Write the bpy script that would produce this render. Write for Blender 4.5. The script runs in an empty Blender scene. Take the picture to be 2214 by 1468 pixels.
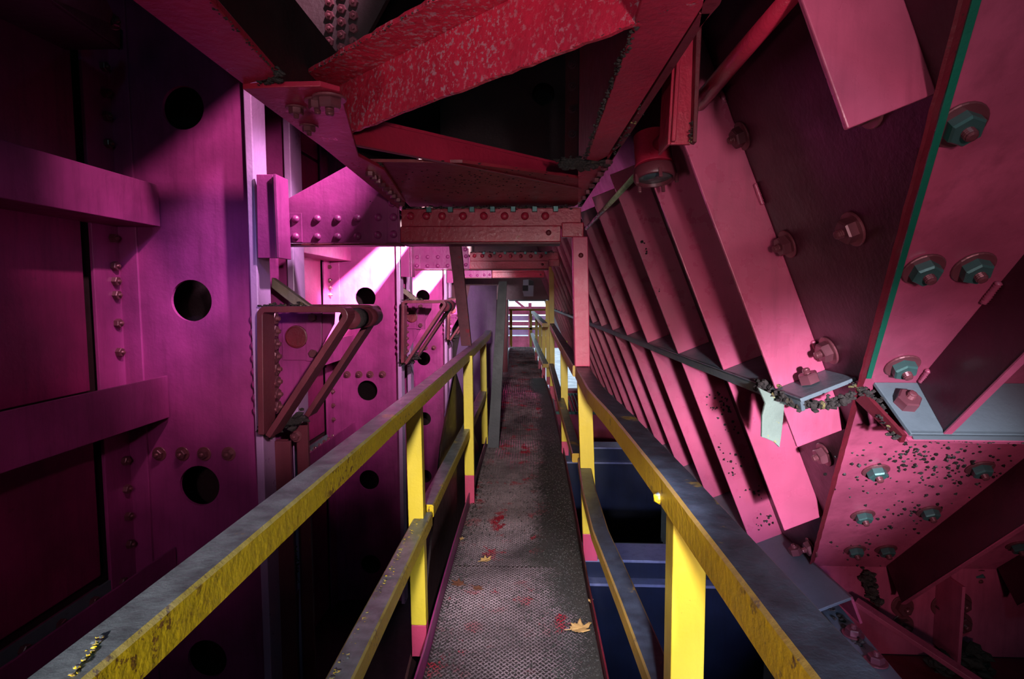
import bpy, bmesh, math, random
from mathutils import Vector, Matrix, Quaternion, noise
V = Vector
C = bpy.context.scene.collection
SC = bpy.context.scene
random.seed(7)
# ------------------------------------------------------------------ camera
W_, H_, F_ = 2214.0, 1468.0, 1230.0
YAW, PITCH = math.atan(53/1230*math.cos(math.atan(97/1230))), math.atan(97/1230)
ca, sa, cp, sp = math.cos(YAW), math.sin(YAW), math.cos(PITCH), math.sin(PITCH)
RT = V((ca, sa, 0)); FW = V((-sa*cp, ca*cp, -sp)); UP = V((-sa*sp, ca*sp, cp))
EYE = V((0, 0, 1.6))
cam_d = bpy.data.cameras.new('camera'); cam = bpy.data.objects.new('camera', cam_d); C.objects.link(cam)
cam_d.sensor_width = 36; cam_d.lens = F_/W_*36; cam_d.clip_start = .02; cam_d.clip_end = 200
m = Matrix((RT, UP, -FW)).transposed().to_4x4(); m.translation = EYE
cam.matrix_world = m
SC.camera = cam
# ------------------------------------------------------------------ world, light, exposure
w = bpy.data.worlds.new('world'); SC.world = w; w.use_nodes = True
bg = w.node_tree.nodes['Background']
bg.inputs[0].default_value = (.66, .84, 1.0, 1); bg.inputs[1].default_value = 1.9
SC.view_settings.view_transform = 'Standard'; SC.view_settings.look = 'None'
SC.view_settings.exposure = 0.08; SC.view_settings.gamma = 1.0; SC.view_settings.use_curve_mapping = False
def lamp(kind, name, loc, target, energy, color, **kw):
    d = bpy.data.lights.new(name, kind); d.energy = energy; d.color = color
    for k, v in kw.items(): setattr(d, k, v)
    o = bpy.data.objects.new(name, d); C.objects.link(o); o.location = loc
    o.rotation_euler = (V(target)-V(loc)).to_track_quat('-Z', 'Y').to_euler()
    return o
LAMPS = [
 # spots added behind the camera to light the hopper and the rails
 ('SPOT', 'rear_spot', (.0, -3.2, 1.45), (1.1, 2.3, 1.05), 300, (1, .62, .68), dict(spot_size=math.radians(29), spot_blend=1, shadow_soft_size=.14)),
 ('SPOT', 'rear_spot.001', (-.05, -3.2, 1.75), (1.0, 2.3, 1.0), 3600, (.82, .88, 1), dict(spot_size=math.radians(12), spot_blend=1, shadow_soft_size=.10)),
 ('SPOT', 'rear_spot.002', (-.1, -3.2, 2.15), (-.12, 2.8, .85), 1700, (1, .95, .88), dict(spot_size=math.radians(22), spot_blend=.9, shadow_soft_size=.12)),
 ('AREA', 'rear_glow', (-.2, -3.3, 1.8), (0, 3, 1.5), 3.5, (1, .82, .92), dict(shape='RECTANGLE', size=1.4, size_y=1.6)),
 ('AREA', 'cool_fill', (.45, -.7, 3.3), (1.2, 1.9, 1.2), 7, (.25, .95, 1), dict(shape='DISK', size=.4)),  # added area lamp for cool light on upward faces, no opening there
 ('SPOT', 'bulkhead_spot', (-.3, 1.6, 3.9), (-1.95, 3.34, 2.05), 420, (1, .60, .80), dict(spot_size=math.radians(36), spot_blend=.8, shadow_soft_size=.05)),
 ('SPOT', 'violet_spot', (-.5, .4, 3.4), (-1.95, 3.34, 1.65), 230, (.42, .36, 1), dict(spot_size=math.radians(19), spot_blend=1, shadow_soft_size=.08)),
 ('SPOT', 'channel_spot', (-.7, -.6, 1.9), (-2.2, 2.6, 1.1), 75, (1, .66, .84), dict(spot_size=math.radians(42), spot_blend=1, shadow_soft_size=.08)),
 ('SPOT', 'bay_spot', (-.4, 4.6, 2.15), (-2.0, 6.8, 1.4), 480, (1, .74, .92), dict(spot_size=math.radians(70), spot_blend=1, shadow_soft_size=.05)),
 ('SPOT', 'bay_sunbeam', (-.6, 4.7, 3.3), (-2.05, 6.83, 1.75), 14000, (1, .90, .92), dict(spot_size=math.radians(26), spot_blend=.9, shadow_soft_size=.02)),
 ('SPOT', 'bay_spot.001', (-.4, 8.1, 2.04), (-1.9, 10.3, 1.3), 700, (1, .80, .95), dict(spot_size=math.radians(75), spot_blend=1, shadow_soft_size=.05)),
 ('SPOT', 'bay_sunbeam.001', (-.6, 8.2, 3.3), (-2.05, 10.3, 1.75), 20000, (1, .92, .95), dict(spot_size=math.radians(30), spot_blend=.9, shadow_soft_size=.02)),
 ('SPOT', 'bay_spot.002', (-.6, 11.4, 4.7), (-1.8, 13.8, 1.6), 1600, (1, .80, .95), dict(spot_size=math.radians(36), spot_blend=1, shadow_soft_size=.05)),
 ('SPOT', 'truss_spot', (.45, -1.1, 1.5), (.05, 1.5, 2.25), 150, (1, .82, .86), dict(spot_size=math.radians(38), spot_blend=1, shadow_soft_size=.06)),
 ('SPOT', 'truss_spot.001', (-.9, -.9, 1.0), (.3, 1.8, 2.15), 42, (1, .84, .86), dict(spot_size=math.radians(60), spot_blend=1, shadow_soft_size=.08)),
 ('SPOT', 'flange_spot', (.1, 2.6, 3.7), (-1.45, 3.4, 2.2), 900, (.95, .72, 1), dict(spot_size=math.radians(22), spot_blend=.9, shadow_soft_size=.06)),
 ('SPOT', 'bracket_spot', (.25, .3, 2.0), (-1.4, 3.4, 1.2), 420, (1, .80, .88), dict(spot_size=math.radians(24), spot_blend=1, shadow_soft_size=.05)),
 ('SPOT', 'deck_spot', (.2, .2, 2.0), (-.05, 2.6, 0), 620, (.88, .90, 1), dict(spot_size=math.radians(26), spot_blend=1, shadow_soft_size=.03)),
 ('SPOT', 'pit_spot', (.55, -1.5, 1.35), (.85, 4.4, -.5), 800, (.45, .55, 1), dict(spot_size=math.radians(20), spot_blend=1, shadow_soft_size=.08)),
 ('AREA', 'deck_fill', (-.3, 9.5, 4.6), (-.2, 9.5, 0), 12, (.35, .5, 1), dict(shape='RECTANGLE', size=.6, size_y=3.0)),  # added area lamp under the closed roof, bluish light for the far deck
]
for k_, n_, l_, t_, e_, c_, kw_ in LAMPS: lamp(k_, n_, l_, t_, e_, c_, **kw_)
# ------------------------------------------------------------------ helpers
def ray(px, py):
    return (RT*((px-W_/2)/F_) + UP*((H_/2-py)/F_) + FW)
def P(px, py, X=None, Y=None, Z=None, pl=None):
    d = ray(px, py)
    if X is not None: t = (X-EYE.x)/d.x
    elif Y is not None: t = (Y-EYE.y)/d.y
    elif Z is not None: t = (Z-EYE.z)/d.z
    else: t = (pl[0]-EYE).dot(pl[1])/d.dot(pl[1])
    return EYE + d*t
WL = {}
def tag(o, label, cat=None, group=None, kind=None):
    if label: o['label'] = label
    if cat: o['category'] = cat
    if group: o['group'] = group
    if kind: o['kind'] = kind
    return o
def thing(name, label, cat, loc, group=None, kind=None):
    o = bpy.data.objects.new(name, None); C.objects.link(o); o.location = loc; o.empty_display_size = .1
    WL[o] = V(loc); return tag(o, label, cat, group, kind)
class MB:
    def __init__(s): s.v = []; s.f = []
    def add(s, vs, fs):
        n = len(s.v); s.v += [V(a) for a in vs]; s.f += [tuple(i+n for i in f) for f in fs]; return s
    def hexa(s, a, b):   # two quads
        return s.add(list(a)+list(b), [(0,1,2,3),(7,6,5,4),(0,4,5,1),(1,5,6,2),(2,6,7,3),(3,7,4,0)])
    def box(s, x0, x1, y0, y1, z0, z1):
        return s.hexa([(x0,y0,z0),(x1,y0,z0),(x1,y1,z0),(x0,y1,z0)], [(x0,y0,z1),(x1,y0,z1),(x1,y1,z1),(x0,y1,z1)])
    def prism(s, pts, vec):
        n = len(pts); vec = V(vec)
        return s.add([V(p) for p in pts]+[V(p)+vec for p in pts], [tuple(range(n)), tuple(range(2*n-1, n-1, -1))]+[(i, (i+1)%n, (i+1)%n+n, i+n) for i in range(n)])
    def bar(s, a, b, w, h, up=(0,0,1)):
        a = V(a); b = V(b); d = (b-a).normalized(); sd = d.cross(V(up)).normalized(); u = sd.cross(d)
        q = [sd*(-w/2)+u*(-h/2), sd*(w/2)+u*(-h/2), sd*(w/2)+u*(h/2), sd*(-w/2)+u*(h/2)]
        return s.hexa([a+x for x in q], [b+x for x in q])
    def extr(s, prof, a, b, u, v):
        a = V(a); b = V(b); u = V(u); v = V(v)
        return s.prism([a+u*x+v*y for x, y in prof], b-a)
    def path(s, secs):   # list of rings (same count), closed caps
        n = len(secs[0]); base = len(s.v)
        for r in secs: s.v += [V(p) for p in r]
        for k in range(len(secs)-1):
            for i in range(n):
                s.f.append((base+k*n+i, base+k*n+(i+1)%n, base+(k+1)*n+(i+1)%n, base+(k+1)*n+i))
        s.f.append(tuple(base+i for i in range(n))); s.f.append(tuple(base+(len(secs)-1)*n+i for i in reversed(range(n))))
        return s
    def tube(s, pts, r, n=16):
        pts = [V(p) for p in pts]; rs = r if isinstance(r, (list, tuple)) else [r]*len(pts); secs = []; ref = None
        for i, p in enumerate(pts):
            d = (pts[min(i+1, len(pts)-1)]-pts[max(i-1, 0)]).normalized()
            if ref is None: ref = V((0,0,1)) if abs(d.z) < .9 else V((1,0,0))
            a = d.cross(ref).normalized(); b = a.cross(d); ref = b
            secs.append([p+(a*math.cos(t)+b*math.sin(t))*rs[i] for t in [2*math.pi*k/n for k in range(n)]])
        return s.path(secs)
    def lathe(s, prof, n=20, axis='Z', at=(0,0,0)):  # prof: (r, h)
        secs = []
        for r, h in prof: secs.append([V(at)+V((math.cos(2*math.pi*k/n)*r, math.sin(2*math.pi*k/n)*r, h)) for k in range(n)])
        return s.path(secs)
    def blob(s, c, r, jit=.3, sq=(1,1,1)):
        t = (1+5**.5)/2
        vs = [(-1,t,0),(1,t,0),(-1,-t,0),(1,-t,0),(0,-1,t),(0,1,t),(0,-1,-t),(0,1,-t),(t,0,-1),(t,0,1),(-t,0,-1),(-t,0,1)]
        fs = [(0,11,5),(0,5,1),(0,1,7),(0,7,10),(0,10,11),(1,5,9),(5,11,4),(11,10,2),(10,7,6),(7,1,8),(3,9,4),(3,4,2),(3,2,6),(3,6,8),(3,8,9),(4,9,5),(2,4,11),(6,2,10),(8,6,7),(9,8,1)]
        return s.add([V(c)+V((x*sq[0],y*sq[1],z*sq[2]))*(r/1.9*(1+random.uniform(-jit, jit))) for x, y, z in vs], fs)
    def build(s, name, mat, parent=None, bev=0, smooth=False, label=None, cat=None, group=None, kind=None, origin=None, weld=False):
        if origin is None:
            if parent is not None: origin = WL[parent]
            else:
                n = len(s.v)
                origin = V((sum(p.x for p in s.v)/n, sum(p.y for p in s.v)/n, min(p.z for p in s.v)))
        origin = V(origin)
        me = bpy.data.meshes.new(name); me.from_pydata([tuple(p-origin) for p in s.v], [], s.f)
        bm = bmesh.new(); bm.from_mesh(me)
        if weld: bmesh.ops.remove_doubles(bm, verts=bm.verts, dist=1e-5)
        bmesh.ops.recalc_face_normals(bm, faces=bm.faces); bm.to_mesh(me); bm.free()
        me.materials.append(mat)
        o = bpy.data.objects.new(name, me); C.objects.link(o)
        if parent is not None: o.parent = parent; o.location = origin-WL[parent]
        else: o.location = origin
        WL[o] = origin
        if smooth:
            for p_ in me.polygons: p_.use_smooth = True
        if bev:
            b = o.modifiers.new('bevel', 'BEVEL'); b.width = bev; b.segments = 2; b.limit_method = 'ANGLE'; b.angle_limit = math.radians(40)
        return tag(o, label, cat, group, kind)
def B(*a): return MB().box(*a)
def clone(o, off=V((0,0,0)), parent=None, label=None):
    c = o.copy(); C.objects.link(c); c.parent = parent
    if parent is None: c.location = o.location+off
    WL[c] = WL[o]+off
    if label: c['label'] = label
    for ch in list(o.children): clone(ch, off, c)
    return c
def holed(u0, u1, v0, v1, holes, fu, th):
    """rectangular plate in (u,v) with one hole per cell (rows in v); fu(u,v)->point, th = thickness vector"""
    mb = MB(); th = V(th)
    hs = sorted(holes, key=lambda h: h[1]); br = [v0]+[(hs[i][1]+hs[i+1][1])/2 for i in range(len(hs)-1)]+[v1]
    for (cu, cv, r), a, b in zip(hs, br, br[1:]):
        ang = [2*math.pi*k/40 for k in range(40)]
        for x, y in ((u0,a),(u1,a),(u1,b),(u0,b)): ang.append(math.atan2(y-cv, x-cu) % (2*math.pi))
        ang = sorted(set(round(t, 6) for t in ang)); inn = []; out = []
        for t in ang:
            c, s_ = math.cos(t), math.sin(t); k = 1e9
            if c > 1e-9: k = min(k, (u1-cu)/c)
            if c < -1e-9: k = min(k, (u0-cu)/c)
            if s_ > 1e-9: k = min(k, (b-cv)/s_)
            if s_ < -1e-9: k = min(k, (a-cv)/s_)
            inn.append(V(fu(cu+c*r, cv+s_*r))); out.append(V(fu(cu+c*k, cv+s_*k)))
        n = len(ang); vs = inn+out+[p+th for p in inn]+[p+th for p in out]; fs = []
        for i in range(n):
            j = (i+1) % n
            fs += [(i, j, n+j, n+i), (2*n+i, 3*n+i, 3*n+j, 2*n+j), (i, 2*n+i, 2*n+j, j)]
        mb.add(vs, fs)
    a, b, c, d = V(fu(u0,v0)), V(fu(u1,v0)), V(fu(u1,v1)), V(fu(u0,v1))
    for p, q in ((a,b),(b,c),(c,d),(d,a)): mb.add([p, q, q+th, p+th], [(0,1,2,3)])
    return mb
# ------------------------------------------------------------------ materials
def mat_(name):
    m = bpy.data.materials.new(name); m.use_nodes = True; n = m.node_tree
    return m, n, n.nodes['Principled BSDF']
def nd(n, t, **kw):
    x = n.nodes.new(t)
    for k, v in kw.items():
        if k in x.inputs.keys(): x.inputs[k].default_value = v
        else: setattr(x, k, v)
    return x
def ramp(n, src, p0, p1, c0=(0,0,0,1), c1=(1,1,1,1)):
    r = n.nodes.new('ShaderNodeValToRGB'); r.color_ramp.elements[0].position = p0; r.color_ramp.elements[1].position = p1
    r.color_ramp.elements[0].color = c0; r.color_ramp.elements[1].color = c1
    n.links.new(src, r.inputs[0]); return r.outputs[0]
def mix(n, fac, a, b):
    x = n.nodes.new('ShaderNodeMix'); x.data_type = 'RGBA'
    for s_, i in ((fac, 0), (a, 6), (b, 7)):
        if hasattr(s_, 'links'): n.links.new(s_, x.inputs[i])
        else: x.inputs[i].default_value = s_ if i == 0 else (*s_[:3], 1)
    return x.outputs[2]
def steel(name, col, rough=.42, dark=.55, streak=.5, chips=0.0, chipc=(.15,.4,.36), chips_scale=26, bump=.35, bscale=40, rust=0.25, rustc=(.05,.012,.006), top=None, met=0.0, big=2.2, spots=0.0):
    m, n, b = mat_(name); L = n.links.new
    tc = nd(n, 'ShaderNodeTexCoord'); src = tc.outputs['Object']
    def nz(scale, det=4, rough_=.55, st=None):
        t = nd(n, 'ShaderNodeTexNoise', Scale=scale, Detail=det, Roughness=rough_)
        if st:
            mp = nd(n, 'ShaderNodeMapping'); mp.inputs['Scale'].default_value = st; L(src, mp.inputs[0]); L(mp.outputs[0], t.inputs['Vector'])
        else: L(src, t.inputs['Vector'])
        return t.outputs['Fac']
    c = mix(n, ramp(n, nz(big, 5), .35, .68), tuple(x*dark for x in col), col)
    if streak:
        s_ = ramp(n, nz(3.0, 6, .7, (7, 7, .7)), .48, .72)
        k = nd(n, 'ShaderNodeMath', operation='MULTIPLY'); L(s_, k.inputs[0]); k.inputs[1].default_value = streak
        c = mix(n, k.outputs[0], c, tuple(x*.35 for x in col))
    if rust:
        r_ = ramp(n, nz(9, 8, .72), .66-.1*rust, .72-.06*rust)
        k = nd(n, 'ShaderNodeMath', operation='MULTIPLY'); L(r_, k.inputs[0]); k.inputs[1].default_value = min(1, rust*2)
        c = mix(n, k.outputs[0], c, rustc)
    if chips:
        q = ramp(n, nz(chips_scale, 6, .7), .70-.2*chips, .73-.2*chips)
        q2 = ramp(n, nz(2.6, 3), .45, .6)
        k = nd(n, 'ShaderNodeMath', operation='MULTIPLY'); L(q, k.inputs[0]); L(q2, k.inputs[1])
        c = mix(n, k.outputs[0], c, chipc)
    if spots:
        vo = nd(n, 'ShaderNodeTexVoronoi', Scale=70.0); L(src, vo.inputs['Vector'])
        k = ramp(n, vo.outputs['Distance'], .10, .2, (1,1,1,1), (0,0,0,1)); q2 = ramp(n, nz(4, 4), .5, .62)
        kk = nd(n, 'ShaderNodeMath', operation='MULTIPLY'); L(k, kk.inputs[0]); L(q2, kk.inputs[1])
        k3 = nd(n, 'ShaderNodeMath', operation='MULTIPLY'); L(kk.outputs[0], k3.inputs[0]); k3.inputs[1].default_value = spots
        c = mix(n, k3.outputs[0], c, (.02,.008,.006))
    if top:
        g = nd(n, 'ShaderNodeNewGeometry'); sx = nd(n, 'ShaderNodeSeparateXYZ'); L(g.outputs['Normal'], sx.inputs[0])
        up = ramp(n, sx.outputs['Z'], .55, .85); q = ramp(n, nz(7, 6, .65), .26, .40)
        k = nd(n, 'ShaderNodeMath', operation='MULTIPLY'); L(up, k.inputs[0]); L(q, k.inputs[1])
        c = mix(n, k.outputs[0], c, mix(n, ramp(n, nz(18, 5), .35, .65), top, tuple(x*2.2 for x in top)))
    L(c, b.inputs['Base Color'])
    b.inputs['Roughness'].default_value = rough; b.inputs['Metallic'].default_value = met
    rr = nz(14, 4); mr = nd(n, 'ShaderNodeMapRange'); L(rr, mr.inputs[0]); mr.inputs[3].default_value = rough-.12; mr.inputs[4].default_value = rough+.16; L(mr.outputs[0], b.inputs['Roughness'])
    bp = nd(n, 'ShaderNodeBump', Strength=bump, Distance=.006); L(nz(bscale, 6, .6), bp.inputs['Height']); L(bp.outputs[0], b.inputs['Normal'])
    return m
M = {}
M['magenta'] = steel('left_lit_red', (.38, .042, .20), rough=.36, bump=.35, bscale=30, rust=.12)  # red paint with the bluish light of the left side in its colour
M['panel'] = steel('left_lit_dark_red', (.26, .015, .09), rough=.42, spots=.4, rust=.3)  # left wall's red paint, bluish light mixed into the colour
M['crimson'] = steel('right_lit_red', (.56, .095, .19), rough=.28, dark=.48, streak=.45, bump=.22, bscale=22, rust=.05)  # same red paint, tinted by the light on the right side
M['skin'] = steel('shaded_hopper_red', (.065, .005, .018), rough=.38, dark=.6, streak=.6, bump=.2, bscale=60, rust=.1)  # shade of the sideways hopper faces put into the colour
M['red'] = steel('red_paint', (.56, .022, .055), rough=.26, dark=.55, streak=0, chips=.78, chipc=(.44,.18,.22), chips_scale=75, bump=1.0, bscale=26, rust=.3)
M['redflat'] = steel('plain_red_paint', (.46, .018, .052), rough=.30, dark=.6, streak=.2, bump=.5, bscale=40, rust=.35, rustc=(.16,.06,.01))
M['darkred'] = steel('dark_red_steel', (.16, .010, .022), rough=.45, bump=.5, rust=.5, spots=.9)
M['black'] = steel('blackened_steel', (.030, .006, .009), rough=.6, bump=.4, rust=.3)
M['yellow'] = steel('yellow_paint', (.80, .56, .015), rough=.36, dark=.8, streak=.12, chips=.75, chipc=(.22,.10,.02), chips_scale=60, bump=.3, bscale=50, rust=.25, rustc=(.25,.10,.01), top=(.085,.095,.115))
M['ochre'] = steel('ochre_paint', (.58, .33, .008), rough=.40, dark=.6, streak=.1, chips=.6, chipc=(.14,.07,.02), chips_scale=30, bump=.3, bscale=50, rust=.25, top=(.016,.020,.032))
M['yellow_post'] = steel('post_yellow_paint', (.82, .60, .05), rough=.38, dark=.8, streak=.15, chips=.25, chipc=(.30,.14,.02), chips_scale=60, bump=.2, bscale=50, rust=.1)
M['pink'] = steel('pink_paint', (.62, .06, .15), rough=.42, dark=.8, streak=.2, rust=.1)
M['slate'] = steel('slate_topcoat', (.13, .155, .18), rough=.40, dark=.7, streak=.2, bump=.25, rust=.15)
M['rust'] = steel('rust_crust', (.035, .022, .020), rough=.85, dark=.5, streak=0, chips=.6, chipc=(.22,.16,.05), chips_scale=14, bump=1, bscale=70, rust=0)
M['pit'] = steel('rust_pit', (.012, .006, .006), rough=.6, streak=0, rust=0)
M['nut'] = steel('painted_nut', (.20, .055, .075), rough=.30, dark=.6, streak=0, bump=.1, rust=.1, met=.3)
M['nutteal'] = steel('skylit_nut', (.10, .22, .21), rough=.30, dark=.6, streak=0, bump=.1, rust=.2, met=.5)  # teal of the sky light from above put into the colour
M['washer'] = steel('washer_steel', (.24, .06, .08), rough=.35, streak=0, bump=.1, rust=.1, met=.3)
M['navy'] = steel('navy_steel', (.02, .025, .06), rough=.40, dark=.5, bump=.2, rust=.1)
M['lav'] = steel('lavender_steel', (.30, .30, .46), rough=.45, dark=.7, bump=.2, rust=.1)
M['brown'] = steel('brown_steel', (.075, .022, .022), rough=.5, bump=.4, rust=.3)
M['deck'] = steel('tread_deck', (.055, .034, .036), rough=.5, dark=.35, streak=0, chips=.5, chipc=(.22,.012,.03), chips_scale=8, bump=.4, rust=.2, rustc=(.02,.015,.014))
M['lug'] = steel('tread_lugs', (.42, .30, .33), rough=.26, met=.45, dark=.22, streak=0, chips=.75, chipc=(.38,.02,.04), chips_scale=5, bump=.2, rust=.3, rustc=(.02,.015,.014), big=1.6)
M['soil'] = steel('soil', (.055, .042, .036), rough=.75, dark=.5, streak=0, chips=.5, chipc=(.10,.085,.07), chips_scale=120, bump=1, bscale=160, rust=0)
M['grit'] = steel('grit', (.07, .06, .055), rough=.7, streak=0, rust=0, dark=.3, big=60)
M['wood'] = steel('weathered_plank', (.26, .20, .14), rough=.6, dark=.6, streak=.6, bump=.4, rust=0)
M['leaf'] = steel('dry_leaf', (.62, .34, .12), rough=.6, dark=.7, streak=0, bump=.5, bscale=60, rust=.1, rustc=(.18,.06,.02))
M['leafb'] = steel('brown_leaf', (.20, .065, .035), rough=.6, dark=.6, streak=0, bump=.5, bscale=60, rust=.1)
M['white'] = steel('target_white', (.85, .87, .85), rough=.5, dark=.8, streak=.1, rust=0)
M['ink'] = steel('target_black', (.012, .012, .012), rough=.5, streak=0, rust=0)
M['green'] = steel('pale_green_glint', (.42, .52, .30), rough=.25, dark=.3, streak=0, chips=.4, chipc=(.05,.03,.02), rust=.3)  # colour of a bright slit of light, used on a rod
M['ground'] = steel('pale_concrete_ground', (.55, .55, .58), rough=.8, streak=0, rust=0)
M['glass'] = steel('lamp_lens', (.10, .14, .14), rough=.12, streak=0, rust=0, bump=.05)
M['teal'] = steel('green_primer', (.01, .16, .10), rough=.4, streak=0, rust=.1, dark=.5)
M['scale'] = steel('grey_green_scale', (.20, .24, .20), rough=.8, dark=.4, streak=0, chips=.5, chipc=(.28,.24,.06), chips_scale=30, bump=1, rust=.5)
M['darkred2'] = steel('pitted_crimson', (.30, .014, .030), rough=.40, bump=.4, rust=.35)
M['violet'] = steel('violet_paint', (.16, .05, .20), rough=.45, bump=.2, rust=.1)
M['greysteel'] = steel('grey_purple_steel', (.085, .075, .095), rough=.5, bump=.3, rust=.2)
M['chip'] = steel('chipped_maroon_paint', (.30, .10, .14), rough=.45, chips=.5, chipc=(.45,.02,.05), chips_scale=14, rust=.2)
M['lilac'] = steel('sunlit_lilac', (.45, .22, .42), rough=.30, dark=.85, streak=.15, bump=.5, bscale=22, rust=.05)  # strong sunlight on the flanges put into the colour
# ------------------------------------------------------------------ bolts and rivets (shared meshes)
def proto(name, mb, mat, bev=0, smooth=False):
    o = mb.build(name, mat, origin=(0,0,0), smooth=smooth)
    me = o.data; bpy.data.objects.remove(o); return me
def hexprof(r, h, a=0):
    ring = lambda z, rr: [V((math.cos(math.pi/3*k+a)*rr, math.sin(math.pi/3*k+a)*rr, z)) for k in range(6)]
    mb = MB(); mb.path([ring(0, r), ring(h*.85, r), ring(h, r*.88)]); return mb
nutm = hexprof(.031, .031)
me_nut = proto('nut', nutm, M['nut'])
stud = MB(); stud.lathe([(.012,0),(.012,.030)]+[(.012 if i%2 else .0103, .030+.0022*i) for i in range(1, 7)]+[(.010,.046),(.006,.048)], 12)
me_stud = proto('stud', stud, M['washer'], smooth=False)
wsh = MB(); wsh.lathe([(.042,0),(.044,.002),(.044,.005),(.042,.007)], 24)
me_wsh = proto('washer', wsh, M['washer'])
dome = MB(); dome.lathe([(.030,0),(.029,.007),(.025,.015),(.018,.021),(.009,.025),(.002,.026)], 16)
me_dome = {k: proto('rivet', dome, M[k], smooth=True) for k in ('magenta', 'darkred', 'redflat')}
me_nutT = me_nut.copy(); me_nutT.materials.clear(); me_nutT.materials.append(M['nutteal'])
def inst(name, me, parent, p, n, s=1.0, rot=0.0):
    o = bpy.data.objects.new(name, me); C.objects.link(o); o.parent = parent
    o.location = V(p)-WL[parent]; o.rotation_mode = 'QUATERNION'
    o.rotation_quaternion = V(n).normalized().to_track_quat('Z', 'Y') @ Quaternion((0,0,1), rot)
    o.scale = (s,)*3; WL[o] = V(p); return o
def bolt(parent, p, n, s=1.0, washer=True, teal=False, far=False):
    b = inst('bolt', me_nutT if teal else me_nut, parent, p, n, s, random.random())
    if far: return b
    for nm, me in (('stud', me_stud),)+((('washer', me_wsh),) if washer else ()):
        c = bpy.data.objects.new(nm, me); C.objects.link(c); c.parent = b; WL[c] = WL[b]
    return b
def rivet(parent, p, n, s=1.0, k='magenta'): return inst('rivet', me_dome[k], parent, p, n, s)
def crust(pts, r, n, name, parent, mat='rust', kind='stuff', flat=.6):
    mb = MB()
    for k in range(n):
        t = random.random()*(len(pts)-1); i = int(t); p = V(pts[i]).lerp(V(pts[i+1]), t-i)
        q = V([random.gauss(0, r*.45) for _ in range(3)])
        mb.blob(p+q, r*random.uniform(.25, .75), .45, (1, 1, flat))
    return mb.build(name, M[mat], parent, kind=kind)
def weld(a, b, r, parent, mat='crimson'):
    a = V(a); b = V(b); n = max(5, int((b-a).length/(r*.8))); pts = []; rs = []
    for i in range(n*2+1):
        pts.append(a.lerp(b, i/(n*2))); rs.append(r*(1.12 if i % 2 else .82)*random.uniform(.92, 1.08))
    rs[0] = rs[-1] = r*.4
    return MB().tube(pts, rs, 8).build('weld_bead', M[mat], parent, smooth=True)
# ------------------------------------------------------------------ SETTING
ZB, ZT = -2.3, 5.0
XW = P(268, 600, Y=3.34).x
L = 3.49; Y1 = 3.34
wl = thing('wall_left', 'dark magenta steel side wall of bolted plates left of the walkway', None, (XW-.1, 8, ZB), kind='structure')
B(XW-.12, XW-.06, -3.7, 18, ZB, ZT).build('backing_plate', M['black'], wl)
for k in range(5):
    y0 = -1.2 if k == 0 else Y1+L*(k-1)+.62; y1 = Y1+L*k-.27
    for z0, z1 in ((-2.2, -.08), (-.02, .98), (1.06, 2.02), (2.08, 3.1), (3.14, 4.9)):
        B(XW-.055, XW-.03, y0, y1, z0, z1).build('wall_panel', M['panel'], wl, bev=.004)
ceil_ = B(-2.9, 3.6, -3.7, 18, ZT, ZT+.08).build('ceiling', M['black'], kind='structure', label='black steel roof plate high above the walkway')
B(-.92, -.90, .6, 3.25, 3.42, ZT).build('light_baffle_1', M['black'], kind='structure', label='black unseen plate added to cut the light over the nearest bay')  # unseen plate added to cut a diagonal edge into the spot's light
for k in (1, 2):
    y0 = Y1+L*(k-1)
    B(-1.12, -1.10, y0+.5, y0+3.3, 2.86, ZT).build('light_baffle_%d' % (2*k), M['black'], kind='structure', label='black upper plate added to shape the light beam over bay %d' % (k+1))  # added plate, upper side of the slit that shapes the beam
    B(-1.12, -1.10, y0+.5, y0+3.3, 2.25, 2.66).build('light_baffle_%d' % (2*k+1), M['black'], kind='structure', label='black lower plate added to shape the light beam over bay %d' % (k+1))  # added plate, lower side of the beam slit
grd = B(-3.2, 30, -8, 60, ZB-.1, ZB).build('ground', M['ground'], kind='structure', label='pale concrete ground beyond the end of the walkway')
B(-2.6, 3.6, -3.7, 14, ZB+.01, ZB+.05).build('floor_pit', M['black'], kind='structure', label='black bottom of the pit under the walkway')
B(-2.6, 3.6, -3.7, -3.6, ZB, ZT).build('rear_blocker', M['black'], kind='structure', label='black plate added behind the photographer to shut out the sky')  # unseen plate added to keep sky light out from behind
B(2.75, 2.85, -3.6, 18, ZB, ZT).build('wall_right', M['black'], kind='structure', label='black back plate behind the hopper')
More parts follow.
